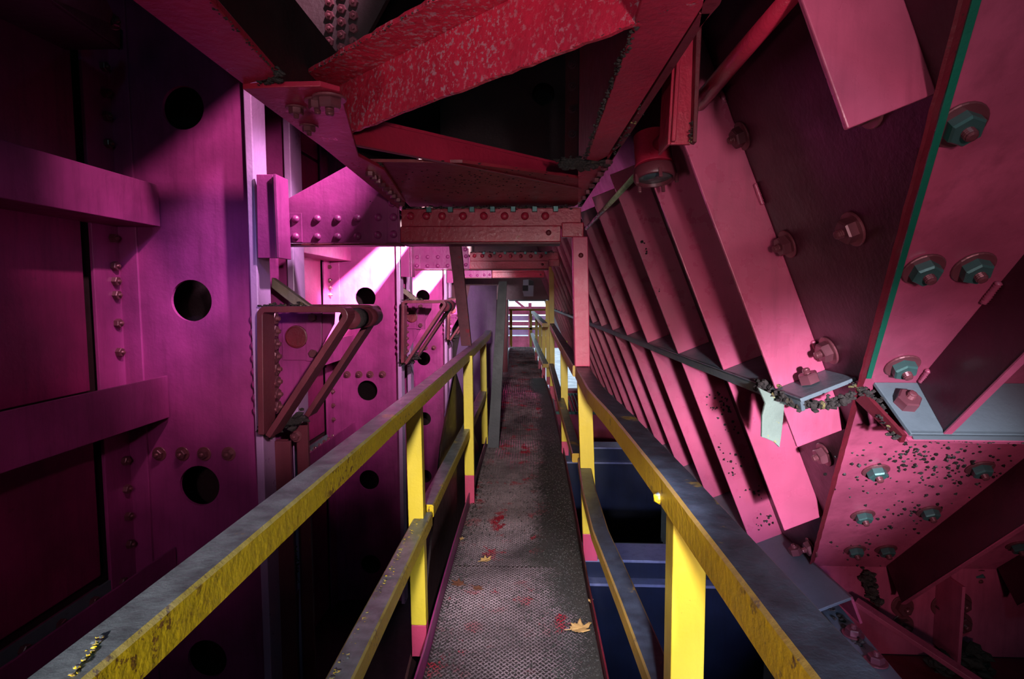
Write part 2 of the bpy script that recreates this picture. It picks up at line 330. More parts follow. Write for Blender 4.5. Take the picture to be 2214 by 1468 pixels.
# ------------------------------------------------------------------ bulkheads of the left side
XF = P(546, 300, Y=3.27).x
YF0, YF1 = 3.27, P(575, 300, X=XF).y
YG0, YG1 = P(628, 340, X=XF).y, P(652, 340, X=XF).y
def make_bulkhead():
    r = thing('bulkhead', 'nearest magenta upright bulkhead plate with round holes and a row of four bolts', 'steel plate', (XF-.4, Y1, ZB), 'round-holed bulkheads along the left wall')
    x0, x1 = XW-.03, XF-.035
    hx = [P(395,233,Y=Y1), P(413,650,Y=Y1), P(431,1050,Y=Y1), P(450,1425,Y=Y1)]
    rad = 46/1230*Y1
    zs = [h.z for h in hx]; cx = sum(h.x for h in hx)/4
    holes = [(cx, z, rad) for z in [4.2-.35]+zs+[zs[-1]-1.09]]
    holed(x0, x1, ZB, ZT, holes, lambda u, v: (u, Y1, v), (0, .022, 0)).build('web_plate', M['magenta'], r)
    for a, b in ((YF0, YF1),):
        B(XF-.046, XF, a, b, ZB, ZT).build('flange', M['lilac'], r, bev=.006, label='edge flange with sunlight put into its pale lilac')  # lilac colour carries the sunlight on this face
    B(XF-.046, XF, YG0, YG1, ZB, ZT).build('flange', M['lilac'], r, bev=.006)
    B(XF-.30, XF-.046, YG0+.06, YG0+.08, ZB, ZT).build('rear_web', M['magenta'], r)
    B(x0, XF-.31, Y1+.40, Y1+.42, ZB, ZT).build('hole_shade_plate', M['black'], r, label='black plate added behind the round holes to keep them dark')  # black sheet added so the holes look dark
    for px in (345, 395, 442, 495): bolt(r, P(px, 981, Y=Y1), (0,-1,0), 1.0)
    # connection angle on the wall
    ya = P(232, 300, X=XW).y; yb = Y1
    B(XW-.03, XW-.008, Y1-.27+.05, yb, ZB, ZT).build('wall_angle', M['magenta'], r, bev=.004, label='upright angle bolted to the side wall')
    B(XW-.03, XW+.10, Y1-.018, Y1-.001, ZB, ZT).build('wall_angle', M['magenta'], r, bev=.003)
    for px, py in ((220,143),(222,200),(225,250),(231,310),(241,515),(243,575),(244,608),(246,638),(251,699),(253,762),(266,997),(272,1057),(274,1117),(277,1177),(285,1300)):
        p = P(px, py, X=XW-.008); bolt(r, V((XW-.008, Y1-.07, p.z)), (1,0,0), .9, washer=False)
    # heads through the flange
    for i in range(8):
        z = P(585, 690+27.6*i, Y=3.36).z
        for yy in (3.335, 3.415): bolt(r, (XF, yy, z), (1,0,0), 1.3, washer=False)
        rivet(r, (XF-.046, 3.30, z), (-1,-.3,0), .9)
    return r
bh = make_bulkhead()
for k, lb in ((1, 'second magenta bulkhead plate, behind the nearest bent strap bracket, sunlit at its top'), (2, 'third magenta bulkhead plate down the left side, behind the second strap bracket'), (3, 'farthest magenta bulkhead plate, beyond the third strap bracket')):
    clone(bh, V((0, L*k, 0)), label=lb)
# horizontal channels on the wall
XC = P(345, 445, Y=Y1-.02).x
def make_channel(z0, z1, label, grp='channel beams along the left wall'):
    ya, yb = -1.2, Y1-.02
    r = thing('channel_beam', label, 'steel beam', (XC, 1.2, z0), grp)
    B(XC-.014, XC, ya, yb, z0, z1).build('front_face', M['magenta'], r, bev=.003)
    B(XW-.03, XC-.014, ya, yb, z0, z0+.014).build('bottom_flange', M['panel'], r)
    B(XW-.03, XW-.014, ya, yb, z0+.014, z0+.14).build('back_leg', M['slate'], r)
    for i in range(8): bolt(r, (XW-.014, yb-.12-.22*i, z0+.085), (1,0,0), .95, washer=False)
    mb = MB()
    for i in range(60): mb.blob((random.uniform(XW, XC-.03), random.uniform(1.0, yb-.05), z0+.02), random.uniform(.008, .03), .5, (1, 1, .5))
    mb.build('debris', M['soil'], r, kind='stuff')
    return r
zc = [(P(345,490,Y=Y1-.02).z, P(345,400,Y=Y1-.02).z), (P(362,902,Y=Y1-.02).z, P(362,812,Y=Y1-.02).z)]
zc.append((zc[1][0]-1.07, zc[1][1]-1.07))
nm = ['upper', 'middle', 'lowest']
for i, (a, b) in enumerate(zc):
    c = make_channel(a, b, ['upper magenta channel beam crossing the left edge of the picture, seen from below', 'middle magenta channel beam at the left edge, its trough seen from above', 'lowest magenta channel beam, passing behind the yellow left handrail'][i])
    for k in (1, 2, 3):
        d = clone(c, V((0, L*k, 0)), label='%s channel beam on the wall, in the %s bay down the left side' % (nm[i], ('second', 'third', 'fourth')[k-1]))
        d.scale.y = (L-.62)/(Y1+1.2)*1.0; d.location.y = Y1+L*k-.02-(Y1-.02-1.2)*d.scale.y
# upper left haunch beam
r = thing('haunch_beam', 'near black haunch beam at the top left corner with a bare blue tip', 'steel beam', P(180, 60, Y=2.9))
MB().prism([P(95,-10,Y=1.9), P(262,106,Y=3.0), P(262,60,Y=3.0), P(200,-60,Y=2.3)], (-.02,.0,.0)).build('side_face', M['brown'], r, bev=.003)
MB().prism([P(95,-10,Y=1.9), P(262,106,Y=3.0), P(262,106,Y=3.0)+V((-.3,0,0)), P(95,-10,Y=1.9)+V((-.3,0,0))], (0,0,.014)).build('bottom_flange', M['black'], r)
MB().prism([P(254,62,Y=2.99), P(266,66,Y=2.99), P(266,106,Y=2.99), P(258,109,Y=2.99)], (0,-.01,0)).build('end_tip', M['navy'], r)
for px, py in ((172,24),(243,46)): bolt(r, P(px, py, Y=2.8), (1,-.3,0), .9)
# ------------------------------------------------------------------ bracket plates, T brackets, strap brackets per bay
def make_gusset():
    r = thing('bracket_plate', 'riveted magenta bracket plate with a peaked top, nearest the camera', 'steel plate', P(740, 525, Y=3.4), 'peaked bracket plates holding the overhead beams')
    Y = 3.42
    MB().prism([P(x, y, Y=Y) for x, y in ((599,442),(755,356),(862,436),(866,525),(599,525))], (0,.016,0)).build('plate', M['magenta'], r, bev=.002)
    MB().prism([P(x, y, Y=Y) for x, y in ((600,461),(653,461),(655,524),(600,524))], (0,-.012,0)).build('splice_plate', M['magenta'], r, bev=.002)
    MB().prism([P(x, y, Y=Y) for x, y in ((838,420),(860,436),(862,524),(838,524))], (0,-.012,0)).build('splice_plate', M['magenta'], r, bev=.002)
    B(P(600,525,Y=Y).x, P(866,525,Y=Y).x, Y, Y+.12, P(700,526,Y=Y).z-.012, P(700,526,Y=Y).z).build('bottom_flange', M['darkred'], r)
    for px, py, d in ((609,474,.012),(641,474,.012),(609,512,.012),(641,512,.012),(686,473,0),(730,473,0),(773,472,0),(818,470,0),(686,512,0),(730,512,0),(773,511,0),(817,508,0),(849,440,.012),(852,470,.012),(852,507,.012)):
        rivet(r, P(px, py, Y=Y)-V((0,d,0)), (0,-1,0), .78)
    return r
def make_tbracket():
    r = thing('clip_bracket', 'magenta clip bracket with a raised right lip on the nearest bulkhead edge', 'bracket', P(575, 558, Y=3.26), 'clip brackets on the bulkhead edges')
    Y = 3.255
    MB().prism([P(x, y, Y=Y) for x, y in ((554,377),(590,377),(598,558),(557,558))], (0,.02,0)).build('plate', M['magenta'], r, bev=.003)
    a, b = P(592,376,Y=Y-.02), P(600,558,Y=Y-.02)
    MB().prism([a+V((-.006,0,0)), a+V((.012,0,0)), b+V((.012,0,0)), b+V((-.006,0,0))], (0,.16,0)).build('lip', M['magenta'], r, bev=.003)
    return r
def arc_path(px_pts, Y, rad_i, r):
    pts = [P(x, y, Y=Y) for x, y in px_pts]; out = []
    for i, p in enumerate(pts):
        if i in rad_i:
            a = (pts[i-1]-p).normalized(); b = (pts[i+1]-p).normalized(); th = a.angle(b)/2
            t = r/math.tan(th); p0 = p+a*t; p1 = p+b*t; c = p+(a+b).normalized()*(r/math.sin(th))
            for k in range(9):
                q = p0.lerp(p1, k/8)-c; out.append(c+q.normalized()*r)
        else: out.append(p)
    return out
def strap(mb, path, y0, y1, t, closed=False):
    n = len(path); secs = []
    for i in range(n):
        d = (path[min(i+1, n-1)]-path[max(i-1, 0)]).normalized(); nr = V((-d.z, 0, d.x))
        a = path[i]+nr*t/2; b = path[i]-nr*t/2
        secs.append([V((a.x,y0,a.z)), V((b.x,y0,b.z)), V((b.x,y1,b.z)), V((a.x,y1,a.z))])
    return mb.path(secs)
def make_strap():
    r = thing('strap_bracket', 'nearest bent strap bracket, a triangle of thick flat bar around a roller', 'bracket', P(570, 940, Y=3.3), 'triangular strap brackets on the left side')
    ys = 3.18
    pth = arc_path([(564,940),(561,669),(757,669),(578,944)], ys, (1, 2), .035)
    strap(MB(), pth, ys, ys+.15, .034).build('front_strap', M['brown2'], r, bev=.003)
    pth2 = [V((p.x, 0, p.z)) for p in pth[9:]]
    strap(MB(), pth2, 3.74, 3.89, .034).build('rear_strap', M['brown2'], r, bev=.003)
    cpt = P(757, 669, Y=ys)
    c0 = V((cpt.x-.055, ys+.13, cpt.z-.062)); 
    MB().tube([c0, c0+V((0,.55,0))], .058, 24).build('roller', M['brown2'], r, smooth=True)
    MB().tube([c0+V((0,.05,0)), c0+V((0,.2,0))], .064, 24).build('roller_collar', M['rust'], r, smooth=True)
    MB().tube([c0+V((.0,.30,0)), c0+V((0,.50,0))], .066, 24).build('roller_collar', M['brown2'], r, smooth=True)
    Y = 3.70
    MB().prism([P(x, y, Y=Y) for x, y in ((602,668),(724,668),(722,700),(640,850),(604,935))], (0,.014,0)).build('back_plate', M['magenta'], r)
    MB().prism([P(x, y, Y=Y) for x, y in ((611,671),(664,671),(664,778),(613,778))], (0,-.014,0)).build('cover_plate', M['magenta'], r, bev=.002)
    MB().prism([P(x, y, Y=Y) for x, y in ((664,671),(698,671),(698,780),(665,780))], (0,-.024,0)).build('cover_plate', M['magenta'], r, bev=.002)
    d = inst('disc', proto('disc', MB().lathe([(.072,0),(.076,.006),(.074,.014),(.066,.016),(.064,.010),(.01,.010)], 28), M['darkred']), r, P(642,728,Y=Y-.014), (0,-1,0))
    for px, py in ((677,686),(678,764)): bolt(r, P(px, py, Y=Y-.024), (0,-1,0), .9, washer=False, far=True)
    a = P(566, 664, Y=ys+.06)
    crust([P(562,663,Y=ys+.03), P(655,660,Y=ys+.1)], .022, 70, 'moss_crust', r)
    crust([P(572,930,Y=ys+.1), P(650,905,Y=ys+.3)], .05, 70, 'moss_crust', r)
    return r
M['brown2'] = steel('worn_maroon_paint', (.16, .030, .045), rough=.36, dark=.6, streak=.3, chips=.15, chipc=(.30,.08,.01), bump=.3, rust=.3)
gs, tb, st = make_gusset(), make_tbracket(), make_strap()
for k, w1 in ((1, 'second'), (2, 'third')):
    o = V((0, L*k, 0))
    clone(gs, o, label='%s riveted bracket plate along the left side, above the %s strap bracket' % (w1, w1))
    clone(tb, o, label='%s clip bracket from the camera, on the %s bulkhead edge' % (w1, w1))
    clone(st, o, label='%s triangular strap bracket from the camera, smaller and behind the handrail' % w1)
# plank
def make_plank():
    Y = 3.62
    return MB().prism([P(587,600,Y=Y), P(612,618,Y=Y), P(674,664,Y=Y), P(640,664,Y=Y), P(587,622,Y=Y)], (0,.06,0)).build('wooden_plank', M['wood'], bev=.004, label='weathered grey plank leaning behind the nearest strap bracket', cat='plank')
pk = make_plank(); clone(pk, V((0,L,0)), label='grey leaning plank behind the second strap bracket')
# stiffener stubs beneath the nearest bracket : broken box column
r = thing('broken_column', 'maroon box column with a torn rusty web, below the nearest strap bracket', 'steel column', P(620, 1468, Y=3.6))
B(XF-.0, XF+.10, YF1-.02, YF1+.0, ZB, P(600,955,Y=3.4).z).build('front_plate', M['brown2'], r, bev=.003)
p1, p2 = P(612,960,Y=3.62), P(640,960,Y=3.62)
MB().prism([V((P(640,960,Y=3.62).x, 3.62, ZB)), V((P(668,960,Y=3.62).x, 3.62, ZB)), P(664,905,Y=3.62), P(640,925,Y=3.62)], (0,.03,0)).build('rear_plate', M['brown2'], r, bev=.003)
MB().prism([P(x, y, Y=3.6) for x, y in ((612,1300),(618,1320),(628,1290),(636,1300),(645,1275),(645,1468),(645,1700),(612,1700))], (0,.012,0)).build('torn_web', M['brown2'], r)
MB().prism([P(x, y, Y=3.61) for x, y in ((598,950),(622,950),(624,1010),(632,1060),(622,1080),(616,1040),(600,1100))], (0,.012,0)).build('torn_web', M['brown2'], r)
crust([P(640,1180,Y=3.6), P(644,1270,Y=3.6)], .012, 40, 'rust_crust', r)
crust([P(622,960,Y=3.6), P(632,1060,Y=3.6)], .010, 30, 'rust_crust', r)
bolt(r, P(607,965,Y=3.6), (0,-1,0), .9); bolt(r, P(640,943,Y=3.6), (0,-1,0), .9)
# ------------------------------------------------------------------ overhead portal beams
def make_portal():
    Y = 3.40
    r = thing('portal_beam', 'nearest red cross beam over the walkway with a row of round rivets', 'steel beam', P(1060, 525, Y=Y), 'riveted cross beams over the walkway')
    z = lambda y: P(1060, y, Y=Y).z
    x = lambda v: P(v, 490, Y=Y).x
    B(x(868), x(1256), Y, Y+.02, z(489), z(451)).build('rivet_plate', M['redflat'], r, bev=.003)
    B(x(868), x(1212), Y-.03, Y+.01, z(524), z(490)).build('lower_angle', M['redflat'], r, bev=.004)
    B(x(868), x(1212), Y-.03, Y+.14, z(524)-.012, z(524)).build('lower_flange', M['darkred'], r, bev=.003)
    B(x(1214), x(1262), Y-.015, Y+.03, z(514), z(482)).build('end_block', M['redflat'], r, bev=.006)
    B(x(868), x(1250), Y+.02, Y+.2, z(451)-.006, z(451)+.008).build('top_flange', M['darkred'], r)
    for px in (888, 922, 956, 1001, 1046, 1091, 1135, 1179): rivet(r, P(px, 467, Y=Y), (0,-1,0), .78, 'redflat')
    for px in (930, 976, 1022, 1066, 1110, 1156, 1201): B(x(px)-.014, x(px)+.014, Y-.045, Y-.012, z(460), z(449)).build('square_nut', M['nutteal'], r, bev=.002)
    inst('bolt', me_dome['darkred'], r, P(1186, 503, Y=Y-.03), (0,-1,0), .55)
    crust([P(868,449,Y=Y-.03), P(1240,447,Y=Y-.03)], .012, 160, 'rust_crust', r, flat=.5)
    return r
pb = make_portal()
clone(pb, V((0,L,0)), label='second riveted cross beam over the walkway, dark, seen below the nearest one')
clone(pb, V((0,2*L,0)), label='farthest riveted cross beam, in front of the header plate with the checkered target')
# upper dark bulkhead behind the first portal
Yu = 6.6
hu = P(1175, 203, Y=Yu)
r = thing('upper_bulkhead', 'nearly black cross plate with one round hole, seen through the roof bracing', 'steel plate', (0, Yu, 2.4))
holed(-1.6, 2.2, 2.35, ZT, [(hu.x, hu.z, .125)], lambda u, v: (u, Yu, v), (0,.02,0)).build('plate', M['black'], r)
for px in (1237,): 
    B(-1.0, 1.5, 6.9, 6.95, 2.4, ZT).build('hole_shade_backing', M['black'], r)  # black plate added so the round hole stays dark
    B(P(1222,200,Y=Yu).x, P(1250,200,Y=Yu).x, Yu-.02, Yu, 2.4, ZT).build('stiffener', M['darkred'], r)
    for py in (140, 187, 236, 290): bolt(r, P(px, py, Y=Yu-.02), (0,-1,0), 1.1)
# ------------------------------------------------------------------ roof bracing
ZC = 2.13
def flat(name, pix, th, mat, parent, Z=ZC, **kw): return MB().prism([P(x, y, Z=Z) for x, y in pix], (0,0,th)).build(name, mat, parent, **kw)
r = thing('left_chord', 'red overhead girder running back from the top left corner, with a rusty bolted joint', 'steel girder', P(600, 200, Z=ZC))
A = P(285, 0, Z=ZC); Bq = P(455, 0, Z=ZC); dd = (P(870,440,Z=ZC)-A).normalized()
ext = V((0, -1.4, 0))
MB().prism([A+ext, A, P(528,184,Z=ZC), P(602,166,Z=ZC), Bq, Bq+ext], (0,0,.018)).build('bottom_flange', M['redflat'], r, bev=.003)
flat('joint_plate', ((524,180),(596,176),(692,174),(735,186),(775,330),(830,360),(876,430),(868,452),(700,312)), -.014, M['redflat'], r, bev=.002)
MB().prism([A+V((.03,-1.4,.02)), P(870,440,Z=ZC)+V((.03,0,.02)), P(870,440,Z=ZC)+V((.03,0,.34)), A+V((.03,-1.4,.34))], (.014,0,0)).build('web', M['black'], r)
for (px, py, s_) in ((712,210,1.25),(686,217,.95),(640,232,.8),(668,272,.8)):
    bolt(r, P(px, py, Z=ZC-.016), (0,0,-1), s_*.8, teal=False)
for i in range(9):
    bolt(r, P(800+i*8.6, 372+i*8.2, Z=ZC-.016), (0,0,-1), .6, washer=False, far=True)
crust([P(560,178,Z=ZC), P(600,166,Z=ZC), P(606,158,Z=ZC)], .012, 40, 'rust_crust', r)
crust([P(705,314,Z=ZC), P(868,452,Z=ZC)], .006, 70, 'rust_crust', r)
crust([P(455,5,Z=ZC), P(600,160,Z=ZC)], .004, 60, 'rust_crust', r)
crust([P(760,352,Z=ZC), P(832,356,Z=ZC)], .014, 40, 'rust_crust', r)
# splice nuts on a dark vertical web, centre top
Yn = 2.45
r = thing('splice_girder', 'black vertical splice plate crowded with hexagon nuts, top centre left', 'steel plate', P(690, 160, Y=Yn))
MB().prism([P(x, y, Y=Yn) for x, y in ((470,-120),(690,-120),(690,165),(600,160))], (0,.02,0)).build('plate', M['black'], r)
MB().prism([P(x, y, Y=Yn) for x, y in ((690,-120),(900,-120),(770,120),(690,165))], (0,.03,0)).build('plate', M['black'], r)
for j in range(3):
    for i in range(6): bolt(r, P(714+j*26, -22+i*28+(j%2)*14, Y=Yn), (0,-1,-.35), .62, washer=False)
# main diagonal M1
r = thing('diagonal_brace', 'large bright red angle brace with flaking paint rising to the top right', 'steel brace', P(700, 305, Z=ZC))
a = P(700, 308, Z=ZC); b = P(1500, 2, Z=ZC); d = (b-a).normalized(); b = b+d*.5
nh = V((0,0,1)).cross(d).normalized()
if nh.y > 0: nh = -nh          # horizontal leg reaches towards the camera
def rough_leg(p0, p1, uv, vv, wdt, th, n=60, amp=.004):
    secs = []
    for i in range(n+1):
        p = p0.lerp(p1, i/n); j = amp*(noise.noise(p*22)+.5*noise.noise(p*60))
        secs.append([p+uv*j*1.2, p+uv*wdt, p+uv*wdt+vv*th, p+uv*j+vv*th])
    return MB().path(secs)
rough_leg(a, b, V((0,0,1)), -nh, .165, .014, amp=.005).build('hanging_leg', M['red'], r, bev=.002)
a2 = a+V((0,0,.165)); b2 = b+V((0,0,.165))
rough_leg(a2+nh*.12, b2+nh*.12, -nh, V((0,0,1)), .14, .014, amp=.006).build('top_leg', M['red'], r, bev=.002)
crust([a2+nh*.122, b2+nh*.122], .004, 260, 'flaked_edge', r, 'grit')
crust([a+nh*.002, b+nh*.002], .0022, 200, 'flaked_edge', r, 'grit')
# M2
r = thing('cross_brace', 'slim red angle brace sloping down to the right below the large one', 'steel brace', P(1250, 405, Z=ZC))
a = P(735, 308, Z=ZC); b = P(1254, 408, Z=ZC); d = (b-a).normalized(); nh = V((-d.y, d.x, 0))
MB().prism([a, b, b+V((0,0,.095)), a+V((0,0,.095))], nh*.012).build('hanging_leg', M['redflat'], r, bev=.002)
MB().prism([a+V((0,0,.095)), b+V((0,0,.095)), b+V((0,0,.095))+nh*.1, a+V((0,0,.095))+nh*.1], (0,0,.012)).build('top_leg', M['redflat'], r)
MB().prism([a+nh*.0, b+nh*.0, b-nh*.012, a-nh*.012], (0,0,-.004)).build('lit_edge', M['washer'], r, label='lower edge with its lit line put into the colour')  # bright strip drawn as the lit line under the brace
# pitted gusset
r = thing('roof_gusset', 'dark crimson horizontal gusset peppered with black pits above the nearest cross beam', 'steel plate', P(1060, 440, Z=ZC))
flat('plate', ((800,350),(1000,352),(1250,385),(1252,440),(1240,447),(886,447)), .012, M['darkred2'] if 'darkred2' in M else M['redflat'], r, Z=ZC+.004)
mb = MB()
for i in range(170):
    q = P(random.gauss(1040, 95), random.gauss(395, 20), Z=ZC+.003)
    mb.blob(q, random.uniform(.0025, .006), .4, (1,1,.4))
mb.build('rust_pits', M['pit'], r, kind='stuff')
# right chord
r = thing('right_chord', 'broad crimson overhead girder with a crusted rusty left edge, above the walkway', 'steel girder', P(1300, 300, Z=ZC))
rt = [P(1262,440,Z=ZC), P(1510,30,Z=ZC)]; lf = [P(1262,350,Z=ZC), P(1370,60,Z=ZC), P(1392,-30,Z=ZC)]
MB().prism([P(1268,345,Z=ZC), P(1372,55,Z=ZC), P(1405,-60,Z=ZC), P(1590,-100,Z=ZC), P(1512,26,Z=ZC), P(1318,330,Z=ZC), P(1310,352,Z=ZC)], (0,0,.016)).build('bottom_flange', M['redflat'], r, bev=.002)
MB().prism([P(1512,30,Z=ZC), P(1250,448,Z=ZC), P(1250,448,Z=ZC)+V((0,0,1.5)), P(1512,30,Z=ZC)+V((0,0,1.5))], (.02,0,0)).build('side_web', M['darkred'], r)
MB().prism([P(1318,335,Z=ZC), P(1250,370,Z=ZC), P(1250,446,Z=ZC), P(1262,440,Z=ZC), P(1345,312,Z=ZC)], (0,0,.016)).build('joint_plate', M['redflat'], r)
MB().prism([P(1600,-90,Z=ZC), P(1556,10,Z=ZC), P(1512,60,Z=ZC), P(1530,-60,Z=ZC)], (0,0,.014)).build('outer_flange', M['darkred'], r)
crust([P(1266,340,Z=ZC), P(1300,240,Z=ZC), P(1372,55,Z=ZC)], .0075, 220, 'rust_crust', r)
crust([P(1215,352,Z=ZC), P(1262,356,Z=ZC), P(1318,345,Z=ZC)], .022, 170, 'rust_crust', r)
crust([P(1250,448,Z=ZC), P(1400,215,Z=ZC)], .009, 120, 'rust_crust', r)
for i in range(7): bolt(r, P(1262+i*9, 425-i*13, Z=ZC-.004), (0,0,-1), .5, washer=False, far=True)
# ------------------------------------------------------------------ HOPPER (right)
T0 = P(1675.7, 840.5, Y=1.81)
d1 = V((-.04, 1, 0)).normalized(); s1 = V((.40, 0, -1)).normalized()
n1 = d1.cross(s1).normalized()
if n1.x > 0: n1 = -n1
RW = .165
J0 = T0 - n1*RW                       # point on skin, on the ring line, at rib 1
PL1 = (J0, n1)
CN = P(1863, 826, pl=PL1)             # corner of the skins on the ring line
s2 = V((0, .97, -1)).normalized(); n2 = V((0, -1, -.97)).normalized(); PL2 = (CN, n2)
def S1(y, t, w): return J0 + d1*((y-J0.y)/d1.y) + s1*t + n1*w     # y along, t down the slope, w out of the skin
def S2(x, t, w): return V((x, CN.y, CN.z)) + s2*t + n2*w
def corner(t):    # intersection line of the two skins at slope t of S1
    p = J0 + s1*t; k = (CN-p).dot(n2)/d1.dot(n2); return p + d1*k
def corner_t(y):  # slope t where the skin corner sits at depth y
    lo, hi = -3, 3
    for _ in range(40):
        md = (lo+hi)/2
        if corner(md).y < y: lo = md
        else: hi = md
    return lo
TB = 1.10
hp = thing('hopper', 'huge crimson ribbed hopper tapering downwards on the right side of the walkway', 'hopper', corner(TB))
pts = [corner(-1.35), corner(TB), S1(18, TB, 0), S1(18, -1.35, 0)]
MB().prism(pts, -n1*.012).build('side_skin', M['skin'], hp, label='side skin with shade put into its dark maroon')  # dark because shade is in the colour
c0, c1 = corner(-1.2), corner(TB)
t_of = lambda p: (p-CN).dot(s2)
pts = [c0, c1, V((2.6, c1.y, c1.z)), V((2.6, c0.y, c0.z))]
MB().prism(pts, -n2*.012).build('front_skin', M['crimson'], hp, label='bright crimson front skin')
# welded corner edge : rough proud strip, teal primer showing above the ring
e = MB(); secs = []
for i in range(90):
    t = -1.25+i*(TB+1.25)/89; p = corner(t)+n1*(.010+.003*noise.noise(V((t*40, 0, 0))))+n2*.010
    secs.append([p+n1*.010, p-n1*.012+d1*.0, p-n2*.014, p+n2*.004+n1*.004])
e.path(secs).build('corner_weld', M['darkred'], hp)
MB().prism([corner(-1.25)+n2*.004+V((.004,0,0)), corner(-.01)+n2*.004+V((.004,0,0)), corner(-.01)+n2*.004+V((.018,0,0)), corner(-1.25)+n2*.004+V((.018,0,0))], n2*.006).build('primer_strip', M['teal'] if 'teal' in M else M['green'], hp, label='bare green primer strip along the corner')
# side ribs
ys = [1.06, 1.81, 2.255, 2.87, 3.52, 4.16, 4.76, 5.36]+[5.96+.6*i for i in range(12)]
M['ribA'] = steel('right_lit_rib_red', (.53, .085, .175), rough=.28, dark=.6, streak=.15, bump=.15, bscale=16, rust=.03)  # right side red with the light's tint in it, for ribs
for i, y in enumerate(ys):
    tc = min(corner_t(y), TB)
    top_ = -1.3 if i < 2 else -.95
    if tc < 0: segs = [(top_, tc-.01)]
    else: segs = [(top_, -.0), (.012, tc-.01)]
    for a_, b_ in segs:
        if b_-a_ < .15: continue
        MB().prism([S1(y,a_,0), S1(y,b_,0), S1(y,b_,RW), S1(y,a_,RW)], (0,.014,0)).build('rib', M['crimson'] if i in (0,1) else M['ribA'], hp, bev=.003)
for t_, yy in ((-.95,1.81),(-.62,1.81),(-.1,1.81)): weld(S1(yy,t_,.004)+V((-.005,-.005,0)), S1(yy,t_+.07,.004)+V((-.005,-.005,0)), .007, hp)
weld(P(1902,92,pl=PL1), P(1938,168,pl=PL1), .008, hp)
# front ribs
for x in (P(1985,823,pl=PL2).x, P(2214,990,pl=PL2).x, P(2214,990,pl=PL2).x+.49):
    top = -1.1
    for a_, b_ in ((top, -.0), (.012, t_of(corner(TB))-.02)):
        xa = S2(x,b_,0); 
        if a_ > -.5 and x < 1.2: continue
        MB().prism([S2(x,a_,0), S2(x,b_,0), S2(x,b_,RW), S2(x,a_,RW)], (.014,0,0)).build('rib', M['skin'], hp, bev=.003, label='front rib with shade put into its dark colour')  # shaded side put into the rib colour
        MB().prism([S2(x-.003,a_,RW), S2(x-.003,b_,RW), S2(x-.003,b_,RW+.004), S2(x-.003,a_,RW+.004)], (.02,0,0)).build('rib_edge', M['crimson'], hp)
weld(P(2158,606,pl=PL2)+n2*.006, P(2122,652,pl=PL2)+n2*.006, .008, hp)
weld(P(2006,796,pl=PL2)+n2*.006, P(1988,822,pl=PL2)+n2*.006, .008, hp)
# ring beam on the side, then on the front
def ring(a0, a1, f, t0, mat, leg=.07, name='ring_beam', jag=None, **kw):
    mb = MB()
    mb.prism([f(a0,t0,0), f(a1,t0,0), f(a1,t0,RW+.004), f(a0+(jag or 0),t0,RW+.004)], (f(a0,t0+.012,0)-f(a0,t0,0)))
    mb.prism([f(a0+(jag or 0),t0,RW+.004), f(a1,t0,RW+.004), f(a1,t0+leg,RW+.004), f(a0+(jag or 0)+.02,t0+leg,RW+.004)], (f(a0,0,0)-f(a0,0,.012)))
    return mb.build(name, mat, hp, bev=.002, **kw)
ring(CN.y+.02, 14, S1, 0, M['slate'], leg=.045, label='dirty slate stiffening ledge')
ring(CN.x+.035, 2.6, S2, 0, M['slate'], leg=.03, label='dirty slate stiffening ledge', jag=.03)
MB().prism([S2(CN.x+.07,.030,RW+.006), S2(2.6,.030,RW+.006), S2(2.6,.045,RW+.004), S2(CN.x+.08,.045,RW+.004)], -n2*.01).build('ledge_lip', M['crimson'], hp)
MB().prism([S2(CN.x+.05,.012,RW-.0), S2(CN.x+.0,.012,.03), S2(CN.x+.0,.06,.02), S2(CN.x+.06,.05,RW)], (.012,0,0)).build('ledge_lip', M['darkred'], hp)
crust([S1(1.57,.02,RW*.35), S1(1.62,.03,RW*.8), S1(1.72,.03,RW)], .016, 110, 'rust_crust', hp, flat=.8)
crust([S1(1.72,.02,RW), S1(1.86,.012,RW), S1(1.93,.0,RW)], .017, 120, 'rust_crust', hp, flat=.8)
crust([CN+n1*.02, S2(CN.x+.03,.02,.05), S2(CN.x+.05,.04,RW)], .012, 120, 'rust_crust', hp)
crust([S2(CN.x+.12,.036,RW+.006), S2(1.9,.036,RW+.006)], .005, 100, 'rust_crust', hp)
# hanging flake of scale
fl = MB(); pf = [P(x, y, Y=1.80) for x, y in ((1640,838),(1665,850),(1697,868),(1694,905),(1690,940),(1686,968),(1674,956),(1656,948),(1647,945),(1648,900),(1655,872))]
fl.prism(pf, (0,.012,0)).build('loose_scale_flake', M['scale'] if 'scale' in M else M['wood'], hp, bev=.002, label='grey green flake of loose scale hanging from the ledge')
# lower ring angle, cut off near the corner
tl = (P(1660,1189,Y=2.80)-J0).dot(s1)
YE = P(1775, 1308, pl=(S1(3,tl,RW), s1)).y
for nm_, pr in (('lower_ledge', [(YE,0),(14,0)]),):
    MB().prism([S1(YE,tl,-.0), S1(14,tl,0), S1(14,tl,RW+.01), S1(YE,tl,RW+.01)], s1*.012).build('lower_ledge', M['slate'], hp, bev=.002, label='slate lower ledge with a cut end')
    MB().prism([S1(YE,tl,0), S1(14,tl,0), S1(14,tl+.12,0), S1(YE,tl+.12,0)], n1*.012).build('lower_ledge', M['crimson'], hp, bev=.002)
